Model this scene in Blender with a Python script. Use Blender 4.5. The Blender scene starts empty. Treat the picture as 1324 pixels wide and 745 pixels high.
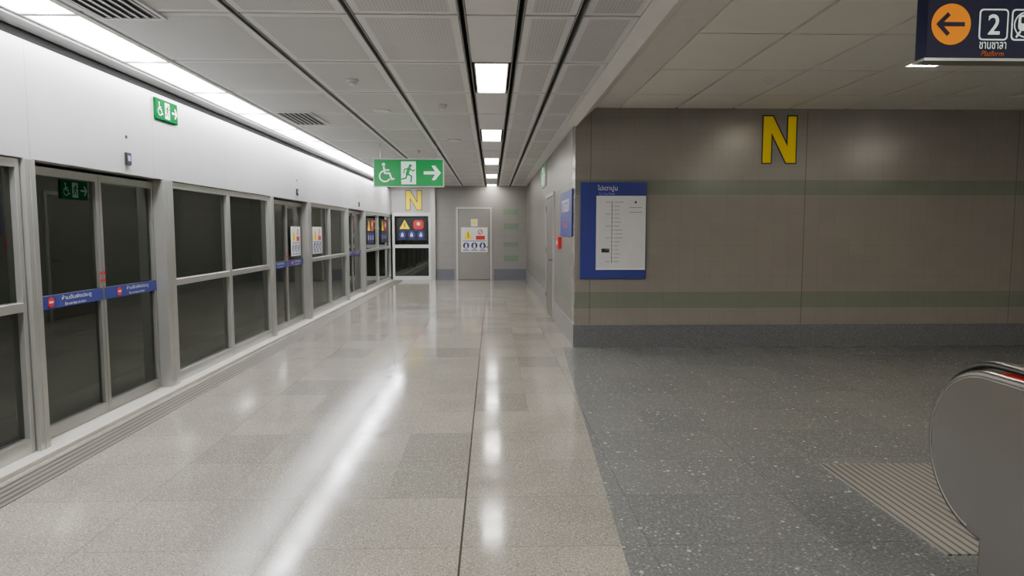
import bpy, math, random
from mathutils import Vector
random.seed(4)
SC = bpy.context.scene
COL = SC.collection
CEIL = 2.83; RCEIL = 3.03; NY = 8.65; SX = 1.053; FY = 20.7; PX = -3.06; BY = -4.0; RX = 9.0

def lin(c):
    return tuple(((v/255)/12.92 if v/255 <= .04045 else ((v/255+.055)/1.055)**2.4) for v in c)+(1,)

# ---------------------------------------------------------------- materials
class NM:
    def __init__(s, name):
        s.mat = bpy.data.materials.new(name); s.mat.use_nodes = True
        s.nt = s.mat.node_tree; s.b = s.nt.nodes['Principled BSDF']; s.out = s.nt.nodes['Material Output']
        s._p = None
    def n(s, t, **k):
        x = s.nt.nodes.new(t)
        for a, v in k.items(): setattr(x, a, v)
        return x
    def put(s, sock, v):
        if isinstance(v, bpy.types.NodeSocket): s.nt.links.new(v, sock)
        else: sock.default_value = v
    def m(s, op, a, b=None, c=None):
        x = s.n('ShaderNodeMath', operation=op)
        s.put(x.inputs[0], a)
        if b is not None: s.put(x.inputs[1], b)
        if c is not None: s.put(x.inputs[2], c)
        return x.outputs[0]
    def pos(s):
        if s._p is None:
            g = s.n('ShaderNodeNewGeometry'); sp = s.n('ShaderNodeSeparateXYZ')
            s.nt.links.new(g.outputs['Position'], sp.inputs[0])
            s.P = g.outputs['Position']; s._p = sp.outputs
        return s._p
    def line(s, u, pitch, off, w):
        f = s.m('FRACT', s.m('ADD', s.m('DIVIDE', s.m('SUBTRACT', u, off), pitch), .5))
        return s.m('LESS_THAN', s.m('MULTIPLY', s.m('ABSOLUTE', s.m('SUBTRACT', f, .5)), pitch), w/2)
    def rng(s, u, a, b):
        return s.m('MULTIPLY', s.m('GREATER_THAN', u, a), s.m('LESS_THAN', u, b))
    def mix(s, f, a, b, blend='MIX'):
        x = s.n('ShaderNodeMix', data_type='RGBA', blend_type=blend)
        s.put(x.inputs[0], f); s.put(x.inputs[6], a); s.put(x.inputs[7], b)
        return x.outputs[2]
    def noise(s, scale, detail=2, vec=None, rough=.5):
        x = s.n('ShaderNodeTexNoise'); x.inputs['Scale'].default_value = scale
        x.inputs['Detail'].default_value = detail; x.inputs['Roughness'].default_value = rough
        s.pos(); s.nt.links.new(vec or s.P, x.inputs['Vector'])
        return x.outputs['Fac']
    def vor(s, scale):
        x = s.n('ShaderNodeTexVoronoi'); x.inputs['Scale'].default_value = scale
        s.pos(); s.nt.links.new(s.P, x.inputs['Vector'])
        return x
    def ramp(s, v, a, b, lo=0, hi=1):
        x = s.n('ShaderNodeMapRange'); s.put(x.inputs[0], v)
        for i, q in enumerate((a, b, lo, hi)): x.inputs[i+1].default_value = q
        return x.outputs[0]
    def bump(s, h, st=.1, d=.01):
        x = s.n('ShaderNodeBump'); x.inputs['Strength'].default_value = st; x.inputs['Distance'].default_value = d
        s.nt.links.new(h, x.inputs['Height']); s.nt.links.new(x.outputs[0], s.b.inputs['Normal'])
    def fin(s, col, rough=.5, metal=0, spec=.5):
        s.put(s.b.inputs['Base Color'], col); s.put(s.b.inputs['Roughness'], rough)
        s.b.inputs['Metallic'].default_value = metal; s.b.inputs['Specular IOR Level'].default_value = spec
        return s.mat

def simple(name, rgb, rough=.5, metal=0, var=.06, scale=9, spec=.5):
    q = NM(name); c = lin(rgb)
    d = tuple(x*(1-var*2) for x in c[:3])+(1,)
    return q.fin(q.mix(q.noise(scale, 3), c, d), rough, metal, spec)

def emis(name, rgb, st):
    q = NM(name); c = lin(rgb)
    q.b.inputs['Emission Color'].default_value = c
    q.put(q.b.inputs['Emission Strength'], q.ramp(q.noise(3), 0, 1, st*.97, st*1.03))
    return q.fin(c, .5)
def emis_tube(name, rgb, lo, hi, xc, hw):
    q = NM(name); c = lin(rgb); p = q.pos(); x = p[0]; y = p[1]
    q.b.inputs['Emission Color'].default_value = c
    t = q.ramp(q.m('ABSOLUTE', q.m('SUBTRACT', x, xc)), hw*.4, hw*1.6, 1, 0)
    wn = q.n('ShaderNodeTexWhiteNoise', noise_dimensions='1D'); q.put(wn.inputs['W'], q.m('FLOOR', q.m('DIVIDE', q.m('SUBTRACT', y, BY+.02), 1.2)))
    q.put(q.b.inputs['Emission Strength'], q.m('MULTIPLY', q.m('ADD', lo, q.m('MULTIPLY', t, hi)), q.ramp(wn.outputs[0], 0, 1, .6, 1.5)))
    return q.fin(c, .5)

def mat_floor():
    q = NM('granite_floor'); x, y, z = q.pos()[:3]
    tx = q.m('FLOOR', q.m('DIVIDE', q.m('ADD', x, .15), .45)); ty = q.m('FLOOR', q.m('DIVIDE', q.m('SUBTRACT', y, 3.12), .61))
    cv = q.n('ShaderNodeCombineXYZ'); q.put(cv.inputs[0], tx); q.put(cv.inputs[1], ty)
    wn = q.n('ShaderNodeTexWhiteNoise'); q.nt.links.new(cv.outputs[0], wn.inputs[0])
    base = q.mix(q.ramp(wn.outputs[0], 0, 1), lin((172, 166, 153)), lin((154, 150, 140)))
    base = q.mix(q.m('MULTIPLY', q.m('GREATER_THAN', wn.outputs[0], .82), .3), base, lin((118, 117, 113)))
    base = q.mix(q.ramp(q.noise(1.6, 4), .35, .65, 0, .4), base, lin((136, 130, 119)))
    sp = q.noise(110, 3, rough=.75)
    base = q.mix(q.ramp(sp, .40, .60), base, q.mix(.58, base, lin((72, 69, 62))))
    v1 = q.vor(60); base = q.mix(q.m('MULTIPLY', q.m('LESS_THAN', v1.outputs['Distance'], .28), .4), base, lin((206, 199, 186)))
    v2 = q.vor(45); base = q.mix(q.m('MULTIPLY', q.m('LESS_THAN', v2.outputs['Distance'], .20), .6), base, lin((84, 80, 73)))
    sx = q.line(x, .9, -.15, .005); sy = q.line(y, .61, 3.12, .005)
    seam = q.m('MAXIMUM', sx, sy)
    base = q.mix(q.m('MULTIPLY', seam, .55), base, lin((84, 80, 72)))
    base = q.mix(q.m('MULTIPLY', q.line(x, .9, .30, .003), .3), base, lin((90, 86, 78)))
    main = q.m('LESS_THAN', q.m('ABSOLUTE', q.m('ADD', x, .15)), .0055)
    base = q.mix(main, base, lin((62, 58, 52)))
    t = q.mix(q.ramp(q.noise(60, 3), .3, .7), lin((118, 119, 117)), lin((90, 92, 92)))
    t = q.mix(q.m('MULTIPLY', q.ramp(wn.outputs[0], 0, 1), .35), t, lin((126, 124, 119)))
    for sc, th, c, k in ((38, .2, (170, 170, 166), .5), (16, .12, (196, 195, 190), .7), (27, .13, (182, 181, 176), .55), (90, .3, (148, 149, 147), .6)):
        v = q.vor(sc)
        s3 = q.n('ShaderNodeSeparateXYZ'); q.nt.links.new(v.outputs['Color'], s3.inputs[0])
        t = q.mix(q.m('MULTIPLY', q.m('MULTIPLY', q.m('LESS_THAN', v.outputs['Distance'], q.m('MULTIPLY', s3.outputs[1], th*1.7)), q.m('GREATER_THAN', s3.outputs[0], .45)), k), t, lin(c))
    t = q.mix(q.m('MULTIPLY', seam, .4), t, lin((60, 60, 58)))
    xb = q.m('ADD', .45, q.m('MULTIPLY', y, .053))
    dark = q.m('MULTIPLY', q.m('GREATER_THAN', x, xb), q.m('LESS_THAN', y, NY))
    col = q.mix(dark, base, t)
    r = q.ramp(q.noise(6, 4), .3, .7, .075, .14)
    r = q.m('ADD', r, q.m('MULTIPLY', dark, .09))
    q.bump(q.noise(3, 2), .035, .01)
    return q.fin(col, r, 0, .17)

def mat_walltile(axis):
    q = NM('wall_tile_'+('along' if axis == 'x' else 'side')); p = q.pos(); u = p[0] if axis == 'x' else p[1]; z = p[2]
    cv = q.n('ShaderNodeCombineXYZ')
    q.put(cv.inputs[0], q.m('FLOOR', q.m('DIVIDE', u, .2))); q.put(cv.inputs[1], q.m('FLOOR', q.m('DIVIDE', z, .2)))
    wn = q.n('ShaderNodeTexWhiteNoise'); q.nt.links.new(cv.outputs[0], wn.inputs[0])
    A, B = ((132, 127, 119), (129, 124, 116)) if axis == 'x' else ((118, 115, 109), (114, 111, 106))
    c = q.mix(wn.outputs[0], lin(A), lin(B))
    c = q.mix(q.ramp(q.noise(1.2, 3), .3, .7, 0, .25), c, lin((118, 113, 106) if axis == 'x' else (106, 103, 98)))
    g = q.m('MAXIMUM', q.rng(z, 1.95, 2.14), q.rng(z, .505, .71))
    c = q.mix(q.m('MULTIPLY', g, .45), c, lin((80, 102, 80)))
    ln = q.m('MAXIMUM', q.line(u, .2, 0, .0045), q.line(z, .2, .11, .0045))
    c = q.mix(q.m('MULTIPLY', ln, .28), c, lin((92, 89, 84)))
    big = q.line(u, 2.75, 4.0-2.75 if axis == 'x' else 0, .012)
    c = q.mix(q.m('MULTIPLY', big, .6), c, lin((80, 77, 72)))
    q.bump(q.m('SUBTRACT', 1, ln), .15, .003)
    return q.fin(c, .24 if axis == 'x' else .36, 0, .4)

def mat_farwall():
    q = NM('wall_tile_end'); x, y, z = q.pos()[:3]
    c = q.mix(q.noise(4, 3), lin((142, 138, 134)), lin((132, 129, 126)))
    b = q.m('MAXIMUM', q.m('MAXIMUM', q.rng(z, 1.97, 2.14), q.rng(z, .56, .74)), q.m('MAXIMUM', q.rng(z, 1.54, 1.7), q.rng(z, 1.0, 1.14)))
    b = q.m('MULTIPLY', b, q.rng(x, .36, .80))
    c = q.mix(q.m('MULTIPLY', b, .65), c, lin((98, 128, 98)))
    ln = q.m('MAXIMUM', q.line(x, .4, 0, .006), q.line(z, .2, .11, .006))
    c = q.mix(q.m('MULTIPLY', ln, .4), c, lin((96, 92, 88)))
    return q.fin(c, .35)

def mat_base():
    q = NM('terrazzo_base')
    t = q.mix(q.ramp(q.noise(60, 3), .3, .7), lin((108, 110, 112)), lin((84, 86, 88)))
    v = q.vor(45); t = q.mix(q.m('MULTIPLY', q.m('LESS_THAN', v.outputs['Distance'], .22), .6), t, lin((150, 151, 150)))
    return q.fin(t, .3)

def mat_perf():
    q = NM('perforated_panel'); x, y, z = q.pos()[:3]
    dx = q.m('SUBTRACT', q.m('FRACT', q.m('DIVIDE', x, .022)), .5); dy = q.m('SUBTRACT', q.m('FRACT', q.m('DIVIDE', y, .022)), .5)
    d = q.m('LESS_THAN', q.m('ADD', q.m('MULTIPLY', dx, dx), q.m('MULTIPLY', dy, dy)), .06)
    c = q.mix(q.m('MULTIPLY', d, .45), lin((208, 208, 208)), lin((96, 96, 96)))
    c = q.mix(q.ramp(q.noise(2, 2), .3, .7, 0, .12), c, lin((150, 150, 150)))
    return q.fin(c, .45, 0, .3)

def mat_header():
    q = NM('header_panel'); x, y, z = q.pos()[:3]
    c = q.mix(q.noise(2, 3), lin((202, 202, 203)), lin((186, 186, 189)))
    ln = q.line(y, 1.65, 4.6, .012)
    c = q.mix(q.m('MULTIPLY', ln, .35), c, lin((120, 120, 122)))
    return q.fin(c, .3, .3)

def mat_grooves(name, axis, pitch, c1, c2, k=.45):
    q = NM(name); p = q.pos(); u = p[0] if axis == 'x' else p[1]
    ln = q.line(u, pitch, 0, pitch*k)
    c = q.mix(ln, lin(c1), lin(c2)); q.bump(q.m('SUBTRACT', 1, ln), .6, .004)
    return q.fin(c, .4, .3)

def mat_glass():
    q = NM('dark_glass'); nt = q.nt
    tr = q.n('ShaderNodeBsdfTransparent'); tr.inputs[0].default_value = (.48, .50, .48, 1)
    gl = q.n('ShaderNodeBsdfGlossy'); gl.inputs[0].default_value = (.86, .92, .86, 1)
    q.put(gl.inputs['Roughness'], q.ramp(q.noise(3), .3, .7, .005, .012))
    fr = q.n('ShaderNodeFresnel'); fr.inputs[0].default_value = 1.9
    mx = q.n('ShaderNodeMixShader')
    nt.links.new(fr.outputs[0], mx.inputs[0]); nt.links.new(tr.outputs[0], mx.inputs[1]); nt.links.new(gl.outputs[0], mx.inputs[2])
    df = q.n('ShaderNodeBsdfDiffuse'); df.inputs[0].default_value = lin((78, 86, 74))
    m2 = q.n('ShaderNodeMixShader'); m2.inputs[0].default_value = .05
    nt.links.new(mx.outputs[0], m2.inputs[1]); nt.links.new(df.outputs[0], m2.inputs[2])
    nt.links.new(m2.outputs[0], q.out.inputs[0])
    return q.mat

FLOOR = mat_floor(); WT_X = mat_walltile('x'); WT_Y = mat_walltile('y'); WFAR = mat_farwall(); BASE = mat_base()
PERF = mat_perf(); PFRAME = simple('panel_edge', (230, 230, 230), .45, 0, .03); BLACK = simple('black_void', (10, 10, 10), .8)
CTILE = simple('ceiling_tile', (246, 243, 234), .6, 0, .03, 2); TRIMW = simple('white_trim', (214, 214, 212), .5)
HEAD = mat_header(); ALU = simple('brushed_aluminium', (182, 182, 177), .28, .65, .05); ALUD = simple('dark_aluminium', (146, 146, 141), .3, .6)
STEEL = simple('stainless_steel', (146, 143, 138), .34, .45, .06, 3); STEELD = simple('grey_steel', (118, 114, 108), .4, .35)
DFRAME = simple('door_frame_steel', (190, 188, 183), .35, .4); SKIRT = simple('steel_skirting', (150, 148, 144), .35, .4)
ESC = simple('escalator_steel', (122, 119, 113), .27, .6, .03, 2); ESCR = simple('escalator_rim', (150, 147, 140), .35, .5)
GLASS = mat_glass(); BLUE = simple('sign_blue', (40, 50, 128), .45); WHITE = simple('sign_white', (226, 226, 222), .5)
RED = simple('sign_red', (205, 34, 34), .45); YEL = simple('sign_yellow', (255, 224, 10), .5, 0, .02, 9, .2); BLK = simple('sign_black', (16, 16, 18), .5)
GRN = NM('sign_green'); GRN.put(GRN.b.inputs['Emission Color'], lin((0, 150, 70))); GRN.b.inputs['Emission Strength'].default_value = .22
GRN = GRN.fin(GRN.mix(GRN.noise(4), lin((0, 140, 72)), lin((0, 128, 64))), .4)
GRNP = simple('plain_green', (0, 84, 40), .8, 0, .04, 9, .0); WHP = simple('plain_white', (225, 235, 228), .8, 0, .03, 9, 0)
GRND = simple('reflected_green', (6, 50, 30), .8, 0, .04, 9, .0); WHD = simple('reflected_white', (90, 108, 98), .8, 0, .03, 9, 0)  # muted tones for an exit sign's reflection painted on door glass
ICON = NM('lit_white'); ICON.put(ICON.b.inputs['Emission Color'], lin((235, 250, 240))); ICON.b.inputs['Emission Strength'].default_value = .45
ICON = ICON.fin(ICON.mix(ICON.noise(4), lin((225, 235, 230)), lin((215, 230, 225))), .4)
NAVY = simple('sign_navy', (16, 20, 62), .5, 0, .06, 9, .2); ORANGE = NM('lit_orange'); ORANGE.put(ORANGE.b.inputs['Emission Color'], lin((255, 140, 0))); ORANGE.b.inputs['Emission Strength'].default_value = .32
ORANGE = ORANGE.fin(ORANGE.mix(ORANGE.noise(4), lin((240, 145, 0)), lin((232, 138, 0))), .6, 0, .1)
ORGD = simple('dull_orange', (215, 110, 20), .6, 0, .03, 9, .1)
RUBBER = simple('black_rubber', (34, 33, 31), .35); MAPC = simple('map_paper', (206, 206, 206), .35); GREYT = simple('map_grey', (136, 136, 138), .6); GREYD = simple('map_dark_grey', (84, 84, 88), .6)
LAMP = emis('lamp_diffuser', (255, 250, 240), 33); LAMPS = emis_tube('strip_diffuser', (252, 252, 255), 15, 34, -2.73, .05)
LAMPR = emis('lamp_diffuser_side', (255, 248, 236), 46)
GRATE = mat_grooves('metal_grating', 'x', .045, (150, 148, 143), (86, 84, 80), .35)
EDGE = mat_grooves('grooved_edge', 'x', .05, (136, 131, 122), (84, 80, 74))
CONC = simple('tunnel_concrete', (86, 88, 82), .8)
PVC = simple('white_plastic', (232, 232, 228), .5)

# ---------------------------------------------------------------- geometry helpers
class Geo:
    def __init__(s): s.v = []; s.f = []; s.mi = []
    def face(s, pts, mi=0):
        n = len(s.v); s.v += [tuple(p) for p in pts]; s.f.append(tuple(range(n, n+len(pts)))); s.mi.append(mi); return s
    def box(s, x0, x1, y0, y1, z0, z1, mi=0):
        n = len(s.v)
        s.v += [(x, y, z) for z in (z0, z1) for y in (y0, y1) for x in (x0, x1)]
        for f in ((0, 2, 3, 1), (4, 5, 7, 6), (0, 1, 5, 4), (2, 6, 7, 3), (0, 4, 6, 2), (1, 3, 7, 5)):
            s.f.append(tuple(n+i for i in f)); s.mi.append(mi)
        return s
    # flat shapes, in local xz plane facing -y (tiny stagger keeps faces from coinciding)
    def poly(s, pts, y=0, mi=0):
        a = sum(pts[i][0]*pts[(i+1) % len(pts)][1]-pts[(i+1) % len(pts)][0]*pts[i][1] for i in range(len(pts)))
        if a < 0: pts = pts[::-1]
        y = y-min(len(s.f), 30)*3e-5
        return s.face([(p[0], y, p[1]) for p in pts], mi)
    def rect(s, x0, x1, z0, z1, y=0, mi=0): return s.poly([(x0, z0), (x1, z0), (x1, z1), (x0, z1)], y, mi)
    def rrect(s, x0, x1, z0, z1, r, y=0, mi=0):
        pts = []
        for cx, cz, a0 in ((x1-r, z1-r, 0), (x0+r, z1-r, 90), (x0+r, z0+r, 180), (x1-r, z0+r, 270)):
            for k in range(5):
                a = math.radians(a0+k*22.5); pts.append((cx+r*math.cos(a), cz+r*math.sin(a)))
        return s.poly(pts, y, mi)
    def disc(s, cx, cz, r, y=0, mi=0, n=28): return s.poly([(cx+r*math.cos(2*math.pi*k/n), cz+r*math.sin(2*math.pi*k/n)) for k in range(n)], y, mi)
    def arc(s, cx, cz, r, w, a0, a1, y=0, mi=0, n=24):
        for k in range(n):
            a = math.radians(a0+(a1-a0)*k/n); b = math.radians(a0+(a1-a0)*(k+1)/n)
            s.poly([(cx+(r-w/2)*math.cos(a), cz+(r-w/2)*math.sin(a)), (cx+(r+w/2)*math.cos(a), cz+(r+w/2)*math.sin(a)),
                    (cx+(r+w/2)*math.cos(b), cz+(r+w/2)*math.sin(b)), (cx+(r-w/2)*math.cos(b), cz+(r-w/2)*math.sin(b))], y, mi)
        return s
    def stroke(s, pts, w, y=0, mi=0, cap=True):
        for a, b in zip(pts, pts[1:]):
            dx, dz = b[0]-a[0], b[1]-a[1]; L = math.hypot(dx, dz); nx, nz = -dz/L*w/2, dx/L*w/2
            s.poly([(a[0]+nx, a[1]+nz), (b[0]+nx, b[1]+nz), (b[0]-nx, b[1]-nz), (a[0]-nx, a[1]-nz)], y, mi)
        if cap:
            for p in pts: s.disc(p[0], p[1], w/2, y, mi, 12)
        return s
    def cyl(s, c, r, h, axis='z', n=24, r2=None, mi=0):
        r2 = r if r2 is None else r2; b = len(s.v)
        for k in range(n):
            a = 2*math.pi*k/n
            for rr, t in ((r, 0), (r2, h)):
                u, v = rr*math.cos(a), rr*math.sin(a)
                s.v.append({'z': (c[0]+u, c[1]+v, c[2]+t), 'y': (c[0]+u, c[1]+t, c[2]+v), 'x': (c[0]+t, c[1]+u, c[2]+v)}[axis])
        for k in range(n):
            j = (k+1) % n; s.f.append((b+2*k, b+2*j, b+2*j+1, b+2*k+1)); s.mi.append(mi)
        s.f.append(tuple(b+2*k for k in range(n))[::-1]); s.f.append(tuple(b+2*k+1 for k in range(n))); s.mi += [mi, mi]
        return s
    def prism_x(s, prof, x0, x1, mi=0):
        n = len(prof); b = len(s.v)
        s.v += [(x0, p[0], p[1]) for p in prof]+[(x1, p[0], p[1]) for p in prof]
        for k in range(n): j = (k+1) % n; s.f.append((b+k, b+j, b+n+j, b+n+k)); s.mi.append(mi)
        s.f.append(tuple(range(b, b+n))[::-1]); s.f.append(tuple(range(b+n, b+2*n))); s.mi += [mi, mi]
        return s
    def sweep_x(s, path, cx, ru, rv, nn=12):
        b = len(s.v)
        for i, p in enumerate(path):
            a = path[max(i-1, 0)]; c = path[min(i+1, len(path)-1)]; t = Vector((c[0]-a[0], c[1]-a[1])).normalized(); nrm = (t.y, -t.x)
            for k in range(nn):
                an = 2*math.pi*k/nn; u = ru*math.cos(an); v = rv*math.sin(an); s.v.append((cx+u, p[0]+nrm[0]*v, p[1]+nrm[1]*v))
        for i in range(len(path)-1):
            for k in range(nn):
                j = (k+1) % nn; s.f.append((b+i*nn+k, b+i*nn+j, b+(i+1)*nn+j, b+(i+1)*nn+k)); s.mi.append(0)
        return s

def make(name, g, mats, parent=None, loc=(0, 0, 0), rot=0, label=None, category=None, kind=None, group=None, bevel=0, smooth=False, recalc=True):
    me = bpy.data.meshes.new(name); me.from_pydata(g.v, [], g.f)
    if not isinstance(mats, (list, tuple)): mats = [mats]
    for m in mats: me.materials.append(m)
    for i, p in enumerate(me.polygons): p.material_index = g.mi[i]
    if recalc == 'vol':
        import bmesh
        bm = bmesh.new(); bm.from_mesh(me); bmesh.ops.recalc_face_normals(bm, faces=bm.faces); bm.to_mesh(me); bm.free()
    if smooth:
        for p in me.polygons: p.use_smooth = len(p.vertices) == 4
    o = bpy.data.objects.new(name, me); fino(o, parent, loc, rot, label, category, kind, group)
    if bevel:
        b = o.modifiers.new('bevel', 'BEVEL'); b.width = bevel; b.segments = 3; b.limit_method = 'ANGLE'
    return o
def fino(o, parent, loc, rot, label, category, kind, group):
    COL.objects.link(o); o.location = loc; o.rotation_euler = (0, 0, math.radians(rot))
    if parent: o.parent = parent
    if label: o['label'] = label
    if category: o['category'] = category
    if kind: o['kind'] = kind
    if group: o['group'] = group
def empty(name, loc, rot=0, label=None, category=None, group=None):
    o = bpy.data.objects.new(name, None); o.empty_display_size = .1; fino(o, None, loc, rot, label, category, None, group); return o
def clone(root, loc, rot=None):
    def rec(o, par):
        c = o.copy(); COL.objects.link(c)
        if par: c.parent = par
        for ch in list(o.children): rec(ch, c)
        return c
    kids = rec(root, None); kids.location = loc
    if rot is not None: kids.rotation_euler = (0, 0, math.radians(rot))
    return kids

def text(parent, body, x, z, h, mat, y=-.004, w=None, bold=0, name='lettering', shear=0):
    cu = bpy.data.curves.new('t', 'FONT'); cu.body = body; cu.size = 1; cu.offset = bold; cu.shear = shear
    to = bpy.data.objects.new('t', cu); COL.objects.link(to)
    bpy.context.view_layer.update()
    dg = bpy.context.evaluated_depsgraph_get()
    me = bpy.data.meshes.new_from_object(to.evaluated_get(dg))
    bpy.data.objects.remove(to)
    if not me.vertices: return None
    xs = [v.co.x for v in me.vertices]; ys = [v.co.y for v in me.vertices]
    sc = h/(max(ys)-min(ys)); sx = sc if w is None else w/(max(xs)-min(xs))
    cx, cy = (max(xs)+min(xs))/2, (max(ys)+min(ys))/2
    for v in me.vertices: v.co = Vector(((v.co.x-cx)*sx+x, y, (v.co.y-cy)*sc+z))
    me.materials.clear(); me.materials.append(mat); me.name = name
    o = bpy.data.objects.new(name, me); fino(o, parent, (0, 0, 0), 0, None, None, None, None)
    return o

S = dict(kind='structure')
# ---------------------------------------------------------------- shell
make('floor', Geo().box(-3.3, RX, BY, FY+.3, -.2, 0), FLOOR, **S)
make('wall_station', Geo().box(SX, RX, NY, NY+.3, 0, 3.3), [WT_X], **S)
make('wall_side', Geo().box(SX+.0005, SX+.25, NY+.001, FY+.3, 0, 3.0), WT_Y, **S)
make('wall_end', Geo().box(-1.78, SX, FY, FY+.3, 0, 3.0), WFAR, **S)
make('wall_end_upper', Geo().box(-3.3, -1.78, FY, FY+.3, 2.03, 3.0), simple('grey_panel', (176, 175, 170), .45), **S)
make('wall_back', Geo().box(-3.3, RX, BY-.2, BY, 0, 3.3), WT_X, **S)
make('wall_right', Geo().box(RX, RX+.2, BY, NY+.3, 0, 3.3), WT_Y, **S)
make('wall_track', Geo().box(-7.2, -7.0, BY-2, FY+3, -1.5, 4.2), CONC, **S)
make('floor_track', Geo().box(-7.2, -3.3, BY-2, FY+3, -1.5, -1.2), CONC, **S)
make('ceiling_track', Geo().box(-7.2, -3.35, BY-2, FY+3, 4.0, 4.2), CONC, **S)
make('wall_track_end', Geo().box(-7.2, -1.7, FY+3, FY+3.2, -1.5, 4.2), CONC, **S)
make('baseboard_station', Geo().box(SX-.012, RX, NY-.014, NY-.0005, 0, .29), BASE, **S)
make('baseboard_side', Geo().box(SX-.014, SX-.0005, NY+.001, 11.35, 0, .30).box(SX-.014, SX-.0005, 12.95, FY-.02, 0, .30), SKIRT, **S)
make('baseboard_end', Geo().box(-1.69, -1.14, FY-.014, FY-.0005, 0, .33).box(.06, SX-.02, FY-.014, FY-.0005, 0, .33), simple('grey_base', (104, 106, 114), .4), **S)
make('trim_1', Geo().box(-1.84, -1.70, FY-.10, FY-.001, 0, CEIL-.001), ALU, **S)

# platform ceiling
g = Geo()
g.box(-3.3, SX+.1, BY, FY+.2, 2.98, 3.02, 2)
cols = [(-2.5, -1.595), (-1.545, -.895), (-.845, -.21), (-.155, .155), (.21, .525), (.58, .93)]
rows = []; yy = 4.35-1.2*7
while yy < FY: rows.append(yy); yy += 1.2
lampsY = []
for k, r in enumerate(rows):
    y0, y1 = max(r+.014, BY), min(r+1.186, FY-.002)
    if y1-y0 < .1: continue
    for ci, (a, b) in enumerate(cols):
        if ci == 3 and (k-7-1) % 3 == 0:
            lampsY.append((y0, y1)); continue
        g.box(a, b, y0, y1, CEIL, CEIL+.03, 0)
        if ci != 3: g.face([(a+.045, y0+.05, CEIL-.0012), (a+.045, y1-.05, CEIL-.0012), (b-.045, y1-.05, CEIL-.0012), (b-.045, y0+.05, CEIL-.0012)], 1)
for a, b in ((-1.595, -1.545), (-.895, -.845), (-.21, -.155), (.155, .21), (.525, .58)):
    g.box(a+.004, a+.012, BY, FY-.002, CEIL-.004, CEIL+.1, 3); g.box(b-.012, b-.004, BY, FY-.002, CEIL-.004, CEIL+.1, 3)
make('ceiling', g, [PFRAME, PERF, BLACK, simple('slot_rail', (150, 150, 148), .4, .2)], **S)
make('trim_2', Geo().box(-3.3, -2.925, BY, FY-.002, CEIL-.02, CEIL+.05).box(-2.535, -2.505, BY, FY-.002, CEIL-.01, CEIL+.05), TRIMW, **S)
gb = Geo()
prof = [(.935, CEIL), (1.06, CEIL-.03), (1.30, RCEIL), (1.60, RCEIL-.001), (1.60, RCEIL+.06), (.935, RCEIL+.06)]
n = len(prof); gb.v = [(p[0], BY, p[1]) for p in prof]+[(p[0], NY-.001, p[1]) for p in prof]
for k in range(n): gb.f.append((k, (k+1) % n, n+(k+1) % n, n+k)); gb.mi.append(0)
gb.f += [tuple(range(n)), tuple(range(n, 2*n))]; gb.mi += [0, 0]
make('trim_3', gb, simple('bulkhead_paint', (230, 228, 222), .55), recalc='vol', **S)
make('trim_4', Geo().box(.935, SX, NY, FY, CEIL, CEIL+.05), PFRAME, **S)
g = Geo(); g.box(1.3, RX, BY, NY, RCEIL+.05, RCEIL+.09, 1)
x = 1.60
while x < RX-.1:
    yb = 9.0-1.2*11
    while yb < NY:
        y0, y1 = max(yb+.012, BY), min(yb+1.188, NY-.002)
        g.box(x+.014, min(x+.706, RX-.01), y0, y1, RCEIL, RCEIL+.03, 0); yb += 1.2
    x += .72
make('ceiling_side', g, [CTILE, simple('tile_gap', (50, 48, 45), .8)], **S)

# ---------------------------------------------------------------- lamps
def light(name, x0, x1, y0, y1, z, mat, label, group, fr=.012, drop=0):
    cx, cy = (x0+x1)/2, (y0+y1)/2; a, b = (x1-x0)/2, (y1-y0)/2
    h = make(name, Geo().box(-a, a, -b, -b+fr, -.004, .05).box(-a, a, b-fr, b, -.004, .05).box(-a, -a+fr, -b+fr, b-fr, -.004, .05)
             .box(a-fr, a, -b+fr, b-fr, -.004, .05).box(-a+fr, a-fr, -b+fr, b-fr, .03, .05), TRIMW, loc=(cx, cy, z), label=label, category='ceiling light', group=group)
    make('diffuser', Geo().box(-a+fr, a-fr, -b+fr, b-fr, .004-drop, .02), mat, h)
for y0, y1 in lampsY:
    light('ceiling_light', -.14, .14, y0+.005, y1-.005, CEIL, LAMP, 'square white recessed fluorescent ceiling light between metal panels', 'recessed lights along the middle ceiling row')
y = BY+.02
while y+1.2 < FY:
    light('strip_light', -2.915, -2.545, y, y+1.19, CEIL, LAMPS, 'long white fluorescent strip light above the platform screen doors', 'strip lights above the platform screen doors', .015); y += 1.2
for lx, ly in ((4.0, 6.35), (3.2, 1.6), (5.2, 1.6), (7.2, 4.6), (7.2, 1.6), (3.2, -1.6), (6.2, -1.6)):  # only the first lamp is visible; the others are unseen fill added for brightness
    light('ceiling_light', lx-.15, lx+.15, ly-.55, ly+.05, RCEIL-.004, LAMPR, 'small warm ceiling light in pale ceiling tiles, all but one added unseen as fill', 'lights in the tiled ceiling', drop=.0 if ly > 6 else .09)  # diffusers of the added lamps hang lower to spill light onto the ceiling

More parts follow.
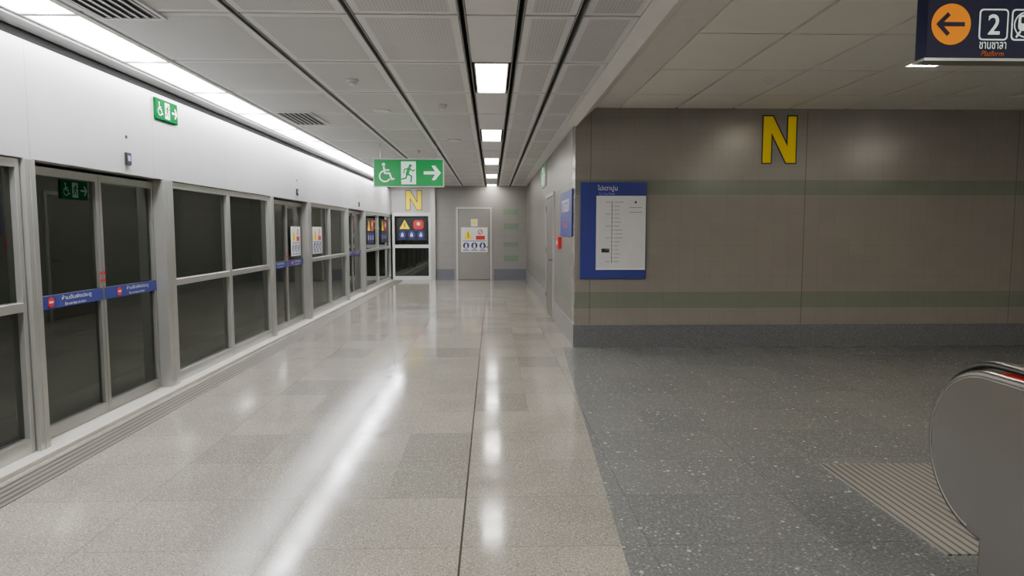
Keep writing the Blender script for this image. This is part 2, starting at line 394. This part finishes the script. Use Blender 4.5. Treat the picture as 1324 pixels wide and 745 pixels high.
# ---------------------------------------------------------------- ceiling bits
for lx, ly, lz in ((-1.23, 6.2, CEIL), (-.53, 7.4, CEIL), (-1.25, 11.6, CEIL), (2.81, 6.95, RCEIL)):
    d = make('smoke_detector', Geo().cyl((0, 0, -.02), .055, .02).cyl((0, 0, -.05), .03, .03, r2=.045), PVC, loc=(lx, ly, lz-.0015), smooth=True, label='small round white smoke detector on ceiling panel', category='smoke detector', group='smoke detectors')
for lx, ly in ((-1.22, 7.75), (-.55, 10.2), (-1.25, 14.2)):
    d = make('ceiling_speaker', Geo().cyl((0, 0, -.012), .085, .012, r2=.1), PVC, loc=(lx, ly, CEIL-.0015), smooth=True, label='round flat white loudspeaker set in ceiling panel', category='speaker', group='ceiling speakers')
for ly in (4.0, 8.3):
    v = Geo()
    for s_ in (-1, 1): v.box(s_*.2-.012, s_*.2+.012, -.45, .45, -.014, 0)
    for s_ in (-1, 1): v.box(-.2, .2, s_*.45-.012, s_*.45+.012, -.014, 0)
    r = make('air_vent', v, PFRAME, loc=(-2.24, ly, CEIL-.002), label='dark rectangular slatted air vent in metal ceiling', category='air vent', group='ceiling air vents')
    make('backing', Geo().box(-.19, .19, -.44, .44, -.004, -.001), BLACK, r)
    sl = Geo()
    for k in range(7): sl.box(-.188+k*.057, -.188+k*.057+.02, -.44, .44, -.012, -.005)
    make('slats', sl, ALUD, r)['kind'] = 'stuff'

# ---------------------------------------------------------------- platform screen doors (local x along the platform, -y to platform)
ZT = 1.96
def fixed_panel(w, loc, rot=90, label='aluminium framed dark glass platform screen', group='fixed platform screens'):
    e = empty('platform_screen', loc, rot, label, 'glass screen', group)
    f = Geo(); s = .038
    f.box(0, s, -.02, .06, .0, ZT).box(w-s, w, -.02, .06, .0, ZT)
    f.box(s, w-s, -.02, .06, ZT-.06, ZT).box(s, w-s, -.02, .06, 0, .13).box(s, w-s, -.025, .06, .97, 1.032)
    make('frame', f, ALU, e, bevel=.004)
    make('glass_pane', Geo().rect(s, w-s, .13, .97, .02), GLASS, e)
    make('glass_pane', Geo().rect(s, w-s, 1.032, ZT-.06, .02), GLASS, e)
    return e
def door_leaf(w, loc, flip=False):
    e = empty('platform_screen_door', loc, 90, 'sliding glass platform door leaf with blue notice strip', 'sliding door', 'sliding platform screen doors')
    f = Geo(); s = .038
    f.box(0, s, .05, .10, .035, ZT-.02).box(w-s, w, .05, .10, .035, ZT-.02)
    f.box(s, w-s, .05, .10, ZT-.08, ZT-.02).box(s, w-s, .05, .10, .035, .12).box(s, w-s, .05, .10, .95, 1.04)
    make('frame', f, ALUD, e, bevel=.003)
    make('glass_pane', Geo().rect(s, w-s, .12, .95, .075), GLASS, e)
    make('glass_pane', Geo().rect(s, w-s, 1.04, ZT-.08, .075), GLASS, e)
    st = make('notice_strip', Geo().rect(s*.3, w-s*.3, .948, 1.042, .047), BLUE, e, label='blue notice strip with red symbol')
    make('prohibition_symbol', Geo().disc(w*.26, .995, .036, .045), RED, st)
    make('prohibition_bar', Geo().rect(w*.26-.022, w*.26+.022, .988, 1.002, .044), WHITE, st)
    text(st, 'ห้ามยืนพิงประตู', w*.60, 1.010, .042, WHITE, y=.044, w=.36)
    text(st, 'Do not lean on door', w*.58, .968, .02, WHITE, y=.044, w=.26)
    hx = w-.02 if not flip else .02
    for hz in (1.10, 1.16): make('arrow_sticker', Geo().disc(hx, hz, .015, .048), RED, e)
    return e
def post(loc, w):
    return make('screen_post', Geo().box(0, w, -.05, .10, 0, ZT).box(w*.45, w*.48, -.055, -.05, 0, ZT), ALU, loc=loc, rot=90, bevel=.004, label='aluminium post between platform screen doors', category='post', group='posts of the platform screen doors')

PW = 1.43
P0 = fixed_panel(PW, (PX, 3.09, 0))
D0 = door_leaf(.885, (PX, 4.635, 0)); D1 = door_leaf(.865, (PX, 5.525, 0), True)
PO = post((PX, 6.395, 0), .18); PJ = post((PX, 4.53, 0), .10)
per = 4.93
for k in range(-1, 4):
    o = k*per
    if k != 0 and k < 3:
        clone(D0, (PX, 4.635+o, 0)); clone(D1, (PX, 5.525+o, 0)); clone(PO, (PX, 6.395+o, 0)); clone(PJ, (PX, 4.53+o, 0))
    for yy in (6.58, 8.02):
        yk = yy+o
        if yk < 16.0 and not abs(yk-3.09) < .05:
            clone(P0, (PX, yk, 0))
last1 = fixed_panel(1.95, (PX, 16.445, 0)); last2 = fixed_panel(2.2, (PX, 18.41, 0))
make('platform_screen_header', Geo().box(PX-.3, PX+.04, BY, FY-.001, ZT+.005, 2.73).box(PX-.28, PX, BY, FY-.001, 2.73, CEIL-.022, 1), [HEAD, BLACK], bevel=.004, label='long pale metal header box above the glass platform doors', category='door header')
make('door_sill', Geo().box(PX-.15, PX+.13, BY, FY-.16, .0, .03), simple('pale_sill', (206, 202, 192), .4, .2), bevel=.004, label='pale metal sill running under the platform doors', category='sill')
make('grooved_edge_strip', Geo().box(PX+.18, PX+.40, BY, FY-.16, 0, .005), EDGE, label='dark ribbed anti-slip strip in the granite floor', category='anti-slip strip')
INB = simple('indicator_blue', (150, 160, 210), .4)
for k in range(3):
    yb = 5.8+k*per
    q = make('door_indicator', Geo().box(-.035, .035, -.02, 0, -.05, .05), BLK, loc=(PX+.04, yb, 2.09), rot=90, label='small dark door indicator on the pale header', category='indicator', group='door indicators')
    make('symbol', Geo().rect(-.022, .022, -.018, .026, -.021), INB, q)
    make('header_lock', Geo().cyl((0, -.006, 0), .014, .006, 'y'), BLK, loc=(PX+.04, yb, 2.27), rot=90, label='small round dark key lock on the header', category='lock', group='header locks')

# end glass door beside the wall
e = empty('door_1', (-3.0, FY-.03, 0)); e['kind'] = 'structure'
w = 1.16; f = Geo(); s = .07
f.box(0, s, 0, .06, 0, 2.03).box(w-s, w, 0, .06, 0, 2.03).box(s, w-s, 0, .06, 1.93, 2.03).box(s, w-s, 0, .06, 0, .12).box(s, w-s, 0, .06, .97, 1.07)
make('frame', f, TRIMW, e, bevel=.004)
make('glass_pane', Geo().rect(s, w-s, .12, .97, .03), GLASS, e); make('glass_pane', Geo().rect(s, w-s, 1.07, 1.93, .03), GLASS, e)

# ---------------------------------------------------------------- signs
def wheelchair(g, cx, cz, k, mi=0, y=-.001):
    P = lambda a, b: (cx+a*k, cz+b*k)
    g.disc(*P(-.08, .42), .08*k, y, mi); g.stroke([P(-.07, .28), P(-.02, -.02), P(.22, -.02), P(.32, -.32), P(.42, -.30)], .085*k, y, mi)
    g.stroke([P(-.05, .14), P(.18, .14)], .07*k, y, mi); g.arc(cx-.02*k, cz-.17*k, .27*k, .07*k, 105, 330, y, mi)
def runman(g, cx, cz, k, mi=0, y=-.001):
    P = lambda a, b: (cx+a*k, cz+b*k)
    g.disc(*P(.08, .32), .075*k, y, mi); g.stroke([P(.02, .2), P(-.06, -.05)], .15*k, y, mi)
    g.stroke([P(.04, .2), P(.2, .08), P(.28, .14)], .06*k, y, mi); g.stroke([P(.0, .2), P(-.18, .16), P(-.22, .0)], .06*k, y, mi)
    g.stroke([P(-.04, -.06), P(.14, -.16), P(.1, -.4)], .075*k, y, mi); g.stroke([P(-.07, -.06), P(-.12, -.24), P(-.3, -.28)], .075*k, y, mi)
def arrow_r(g, cx, cz, k, mi=0, y=-.001, d=1):
    P = lambda a, b: (cx+a*k*d, cz+b*k)
    g.poly([P(-.45, -.08), P(-.45, .08), P(.2, .08), P(.2, -.08)], y, mi)
    g.poly([P(-.02, .4), P(.17, .4), P(.5, 0), P(.24, 0)], y, mi); g.poly([P(-.02, -.4), P(.17, -.4), P(.5, 0), P(.24, 0)], y, mi)
def exit_sign(W, H, loc, rot, label, t=.05, rods=0, green=None):
    gm = green or GRN; im = ICON if gm is GRN else (WHP if gm is GRNP else WHD)
    b = make('exit_sign', Geo().box(-W/2, W/2, 0, t, 0, H), TRIMW if gm is GRN else gm, loc=loc, rot=rot, label=label, category='exit sign', bevel=.003 if t > .01 else 0)
    m_ = H*.03; K = min(H, W*.42)
    make('green_face', Geo().rect(-W/2+m_, W/2-m_, m_, H-m_, -.002), gm, b)
    g = Geo(); wheelchair(g, -W*.33, H*.5, K*.70, 0, -.004); make('wheelchair_symbol', g, im, b)
    g = Geo(); g.rect(-K*.26, K*.26, H*.5-K*.40, H*.5+K*.40, -.004); make('doorway_symbol', g, im, b)
    g = Geo(); runman(g, 0, H*.5, K*.78, 0, -.006); make('running_figure_symbol', g, gm, b)
    g = Geo(); arrow_r(g, W*.33, H*.5, K*.64, 0, -.004); make('arrow_symbol', g, im, b)
    if rods:
        for sx in (-W*.4, W*.4): make('hanger_rod', Geo().cyl((sx, t/2, H), .006, rods), ALU, b)
    return b
exit_sign(1.08, .43, (-1.275, 10.6, 2.165), 0, 'green hanging exit sign with wheelchair, running figure and arrow', rods=CEIL-2.165-.43-.002)
exit_sign(.43, .19, (PX+.06, 6.50, 2.50), 90, 'small green exit sign fixed to the pale header', .02, green=GRNP)
exit_sign(.33, .14, (PX-.066, 5.24, 1.73), 90, 'painted reflection of a green exit sign on platform door glass', .004, green=GRND)  # flat shapes that paint a sign's reflection onto the door glass
exit_sign(1.1, .42, (SX-.03, 13.7, 2.36), -90, 'green exit sign on the tiled side wall beside the metal door', .03)

def warn(W, H, loc, rot, board=WHITE, label='white safety notice with yellow triangle and blue circles', group='safety notices'):
    b = make('warning_sign', Geo().box(-W/2, W/2, 0, .006, 0, H), board, loc=loc, rot=rot, label=label, category='sign', group=group)
    g = Geo(); g.poly([(-W*.40, H*.52), (-W*.06, H*.52), (-W*.23, H*.93)], -.002); make('warning_triangle', g, YEL, b)
    g = Geo(); g.stroke([(-W*.23, H*.80), (-W*.25, H*.69), (-W*.21, H*.69), (-W*.23, H*.58)], W*.025, -.004); make('lightning_mark', g, BLK, b)
    if board is WHITE:
        make('red_panel', Geo().rect(W*.06, W*.40, H*.50, H*.66, -.002), RED, b)
        g = Geo(); g.arc(W*.23, H*.81, W*.085, W*.03, 0, 360, -.002); g.stroke([(W*.17, H*.75), (W*.29, H*.87)], W*.025, -.003); make('prohibition_symbol', g, RED, b)
    else:
        r = make('prohibition_symbol', Geo().rrect(W*.06, W*.40, H*.5, H*.92, W*.09, -.002), RED, b)
        make('prohibition_mark', Geo().disc(W*.23, H*.75, W*.06, -.004), WHITE, r)
    make('divider_line', Geo().rect(-W*.44, W*.44, H*.43, H*.455, -.002), BLUE, b)
    for i in (-1, 0, 1):
        r = make('mandatory_symbol', Geo().disc(i*W*.31, H*.26, W*.12, -.002), BLUE, b)
        make('pictogram', Geo().poly([(i*W*.31-W*.05, H*.17), (i*W*.31+W*.05, H*.17), (i*W*.31+W*.035, H*.30), (i*W*.31, H*.37), (i*W*.31-W*.035, H*.30)], -.004), WHITE, r)
        make('caption_bar', Geo().rect(i*W*.31-W*.12, i*W*.31+W*.12, H*.05, H*.085, -.002), BLUE, b)
    return b
warn(.80, .74, (-.53, FY-.04, .85), 0)
warn(.62, .46, (PX+.03, 11.95, 1.1), 90)
warn(.50, .46, (PX-.042, 10.9, 1.1), 90)
warn(.90, .66, (-2.42, FY-.012, 1.2), 0, BLK, 'dark safety notice with yellow triangle and red panel')
warn(1.0, .66, (PX-.012, 17.4, 1.15), 90, BLK, 'dark safety notice with yellow triangle and red panel')
warn(1.0, .66, (PX-.012, 19.55, 1.15), 90, BLK, 'dark safety notice with yellow triangle and red panel')

def bigN(W, H, loc, label):
    s = W*.25; e_ = s*1.12; A = W-e_; L = math.hypot(A, H)
    def pts(o):
        d = o*L/H
        return [(-o, -o), (s+o, -o), (s+o, H*(1-(s+o+d)/A)), (A*(1+o/H)-d, -o), (W+o, -o), (W+o, H+o), (W-s-o, H+o), (W-s-o, H*(s+o+d)/A), (e_-A*o/H+d, H+o), (-o, H+o)]
    b = make('letter_sign', Geo().poly(pts(W*.04), 0), BLK, loc=loc, label=label, category='sign')
    make('yellow_letter', Geo().poly(pts(0), -.003), YEL, b)
    return b
bigN(.42, .58, (3.435, NY-.004, 2.355), 'large yellow letter N outlined in black on grey tiled wall')
bigN(.46, .56, (-2.58, FY-.004, 2.12), 'yellow letter N above the glass end door')

# transit map poster
W, H = .84, 1.22
b = make('map_poster', Geo().box(0, W, 0, .03, 0, H), BLUE, loc=(1.12, NY-.031, .885), label='blue framed transit line map poster on the tiled wall', category='poster', bevel=.003)
make('map_sheet', Geo().rect(.20, W-.01, .13, 1.05, -.002), MAPC, b)
make('footer_band', Geo().rect(.20, W-.01, .115, .135, -.003), WHITE, b)
text(b, 'ไปเตาปูน', .34, 1.14, .085, WHITE, w=.25); text(b, 'To Tao Poon', .33, 1.075, .03, simple('pale_blue', (150, 160, 215), .5), w=.2)
make('route_line', Geo().stroke([(.40, .2), (.40, .98)], .006, -.004, cap=False), GREYD, b)
make('station_box', Geo().rect(.27, .37, .335, .385, -.004), BLK, b)
g = Geo(); g2 = Geo()
for k in range(16):
    z = .22+k*.05; g.disc(.40, z, .008, -.006, n=12); g2.rect(.43, .43+random.uniform(.05, .12), z-.004, z+.004, -.004)
    if k % 3 == 0: g2.rect(.32, .375, z-.004, z+.004, -.004)
for z in (.9, .84): g2.rect(.62, .78, z, z+.008, -.004)
make('station_dots', g, GREYD, b)['kind'] = 'stuff'; make('station_labels', g2, GREYT, b)['kind'] = 'stuff'
make('symbol_mark', Geo().disc(.70, .97, .014, -.004), BLK, b)

b = make('information_sign', Geo().box(-.72, .72, 0, .02, 0, .62), BLUE, loc=(SX-.021, 9.55, 1.42), rot=-90, label='blue information sign with white lettering on side wall', category='sign', bevel=.003)
text(b, 'ทางออก', 0, .42, .17, WHITE, w=.9)
text(b, 'Exit', 0, .17, .11, RED, w=.45)
b = make('fire_alarm', Geo().box(-.11, .11, 0, .05, 0, .18), RED, loc=(SX-.051, 10.42, 1.22), rot=-90, bevel=.006, label='red fire alarm box on tiled side wall', category='fire alarm')
make('call_button', Geo().cyl((0, -.012, .09), .03, .012, 'y'), WHITE, b)

CHR = simple('chrome', (190, 190, 190), .2, .9)
def steel_door(name, W, H, loc, rot, mat, hs=1):
    d = make(name, Geo().box(-W/2, -W/2+.06, 0, .03, 0, H).box(W/2-.06, W/2, 0, .03, 0, H).box(-W/2+.06, W/2-.06, 0, .03, H-.06, H), DFRAME, loc=loc, rot=rot, **S)
    make('door_gap', Geo().box(-W/2+.06, W/2-.06, .024, .03, 0, H-.06), BLK, d)
    make('door_panel', Geo().box(-W/2+.072, W/2-.072, .008, .023, .012, H-.072), mat, d, bevel=.002)
    g = Geo().cyl((hs*(W/2-.14), -.05, 1.0), .011, .06, 'y').box(min(hs*(W/2-.26), hs*(W/2-.13)), max(hs*(W/2-.26), hs*(W/2-.13)), -.055, -.038, .988, 1.012).cyl((hs*(W/2-.14), 0, 1.0), .026, .009, 'y')
    make('handle', g, CHR, d)
    for z in (.25, H/2, H-.3): make('hinge', Geo().cyl((-hs*(W/2-.06), 0, z), .009, .1), ALUD, d)
    return d
steel_door('door_2', 1.08, 2.2, (-.54, FY-.031, 0), 0, STEEL)
tag = make('door_label', Geo().box(-.1, .1, 0, .004, 0, .22), WHITE, loc=(-.53, FY-.03, 1.62), label='small white label with yellow mark on steel door', category='label')
make('yellow_mark', Geo().poly([(-.08, .07), (.08, .07), (0, .2)], -.002), YEL, tag)
steel_door('door_3', 1.5, 2.15, (SX-.031, 12.15, 0), -90, STEELD)

# hanging platform sign
W, H = 1.75, .42; SZ = 2.378
b = make('direction_sign', Geo().box(0, W, 0, .09, 0, H), NAVY, loc=(2.215, 3.5, SZ), bevel=.004, label='dark hanging sign with orange arrow and platform number', category='direction sign')
make('bottom_rail', Geo().box(-.008, W+.008, -.006, .096, -.014, 0), ALUD, b)
cz = .168
make('arrow_disc', Geo().disc(.125, cz, .102, -.002, n=48), ORANGE, b)
g = Geo()
g.rect(.065, .195, cz-.011, cz+.011, -.004); g.stroke([(.112, cz+.052), (.06, cz), (.112, cz-.052)], .022, -.004, cap=False); g.poly([(.045, cz), (.065, cz+.018), (.065, cz-.018)], -.004)
make('arrow_symbol', g, NAVY, b)
def sq(x0):
    g = Geo(); g.rrect(x0, x0+.152, cz-.078, cz+.078, .02, -.002); r = make('symbol_frame', g, ICON, b)
    make('symbol_field', Geo().rrect(x0+.007, x0+.145, cz-.071, cz+.071, .016, -.003), NAVY, r); return r
r = sq(.270); text(r, '2', .346, cz, .10, ICON, y=-.005, w=.062, bold=.01)
r = sq(.438); g = Geo(); g.rrect(.514-.042, .514+.042, cz-.03, cz+.05, .02, -.005); g.stroke([(.514-.03, cz-.035), (.514-.048, cz-.06)], .01, -.005); g.stroke([(.514+.03, cz-.035), (.514+.048, cz-.06)], .01, -.005)
g.arc(.514, cz, .062, .006, 0, 360, -.005)
make('train_symbol', g, ICON, r); make('train_window', Geo().rrect(.514-.03, .514+.03, cz+.005, cz+.038, .008, -.007), NAVY, r)
r = sq(.611)
text(r, '1', .687, cz, .10, ICON, y=-.005, w=.04, bold=.01)
text(b, 'ชานชาลา', .346, .064, .034, ICON, w=.14); text(b, 'Platform', .346, .024, .026, ORGD, w=.12, shear=.3)
for sx in (.2, W-.2): make('hanger_rod', Geo().cyl((sx, .045, H), .012, RCEIL-SZ-H-.002), ALU, b)

# ---------------------------------------------------------------- escalator
E = empty('escalator', (2.7, 2.8, 0), 0, 'steel-sided escalator with black handrail and ribbed landing plate', 'escalator')
ex, ey = 2.7, 2.8
CY, CZ, R = 2.79-ey, .53, .37
def prof(R, zoff=0):
    p = []
    for k in range(33):
        a = math.radians(-90+180*k/32); p.append((CY+R*math.cos(a), CZ+R*math.sin(a)))
    return p
slope = math.tan(math.radians(30)); yk = 1.6-ey; ye = -1.6-ey
def top_path(R):
    z = CZ+R; return [(yk, z), (ye, z+(yk-ye)*slope)]
for sgn in (-1, 1):
    x0 = sgn*.6; x1 = sgn*.555
    pr = [(CY-.0, 0.0), (CY-.0, CZ-R)]+prof(R)[1:]+top_path(R)+[(ye, 0)]
    make('side_panel', Geo().prism_x(pr, min(x0, x1), max(x0, x1)), ESC, E, bevel=.02, recalc='vol', label='smooth brushed steel side panel')
    make('rim', Geo().sweep_x(prof(R-.03)[2:]+top_path(R-.03), sgn*.6, .0025, .003, 8), ESCR, E, smooth=True, recalc='vol', label='polished steel rim')
    xi0 = sgn*.46; xi1 = sgn*.50
    pr2 = [(CY-.0, 0.0), (CY-.0, CZ-R+.03)]+prof(R-.03)[1:]+top_path(R-.03)+[(ye, 0)]
    make('inner_panel', Geo().prism_x(pr2, min(xi0, xi1), max(xi0, xi1)), STEELD, E, recalc='vol')
    make('handrail', Geo().sweep_x([(CY-.25, CZ-R+.04)]+prof(R+.022)+top_path(R+.022), sgn*.52, .038, .017), RUBBER, E, smooth=True, recalc='vol')
    make('guide_strip', Geo().box(min(sgn*.5, sgn*.553), max(sgn*.5, sgn*.553), yk, CY-.02, CZ+R-.03, CZ+R-.002), RED, E, label='red strip under the handrail')
make('landing_plate', Geo().box(-.60, .60, 2.97-ey, 4.19-ey, .0, .008), GRATE, E)
make('floor_plate', Geo().box(-.455, .455, 2.36-ey, 2.968-ey, .0, .008), GRATE, E)
make('comb_plate', Geo().box(-.455, .455, 2.1-ey, 2.349-ey, .0, .012), simple('comb_yellow', (170, 150, 60), .4, .3), E)
yy, z = 2.095-ey, .0
for k in range(9):
    z = 0.004 if k < 2 else .004+(k-1)*.2
    make('step', Geo().box(-.455, .455, yy-.395, yy, max(0, z-.2), z+.03), GRATE, E); yy -= .40

# ---------------------------------------------------------------- world, camera
wd = bpy.data.worlds.new('world'); SC.world = wd; wd.use_nodes = True
wd.node_tree.nodes['Background'].inputs[0].default_value = (.5, .5, .5, 1); wd.node_tree.nodes['Background'].inputs[1].default_value = .02
cam = bpy.data.cameras.new('camera'); co = bpy.data.objects.new('camera', cam); COL.objects.link(co)
cam.sensor_width = 36; cam.lens = 880/1324*36
co.location = (0, 0, 1.5); co.rotation_euler = (math.radians(90-4.84), 0, math.radians(-1.69))
SC.camera = co
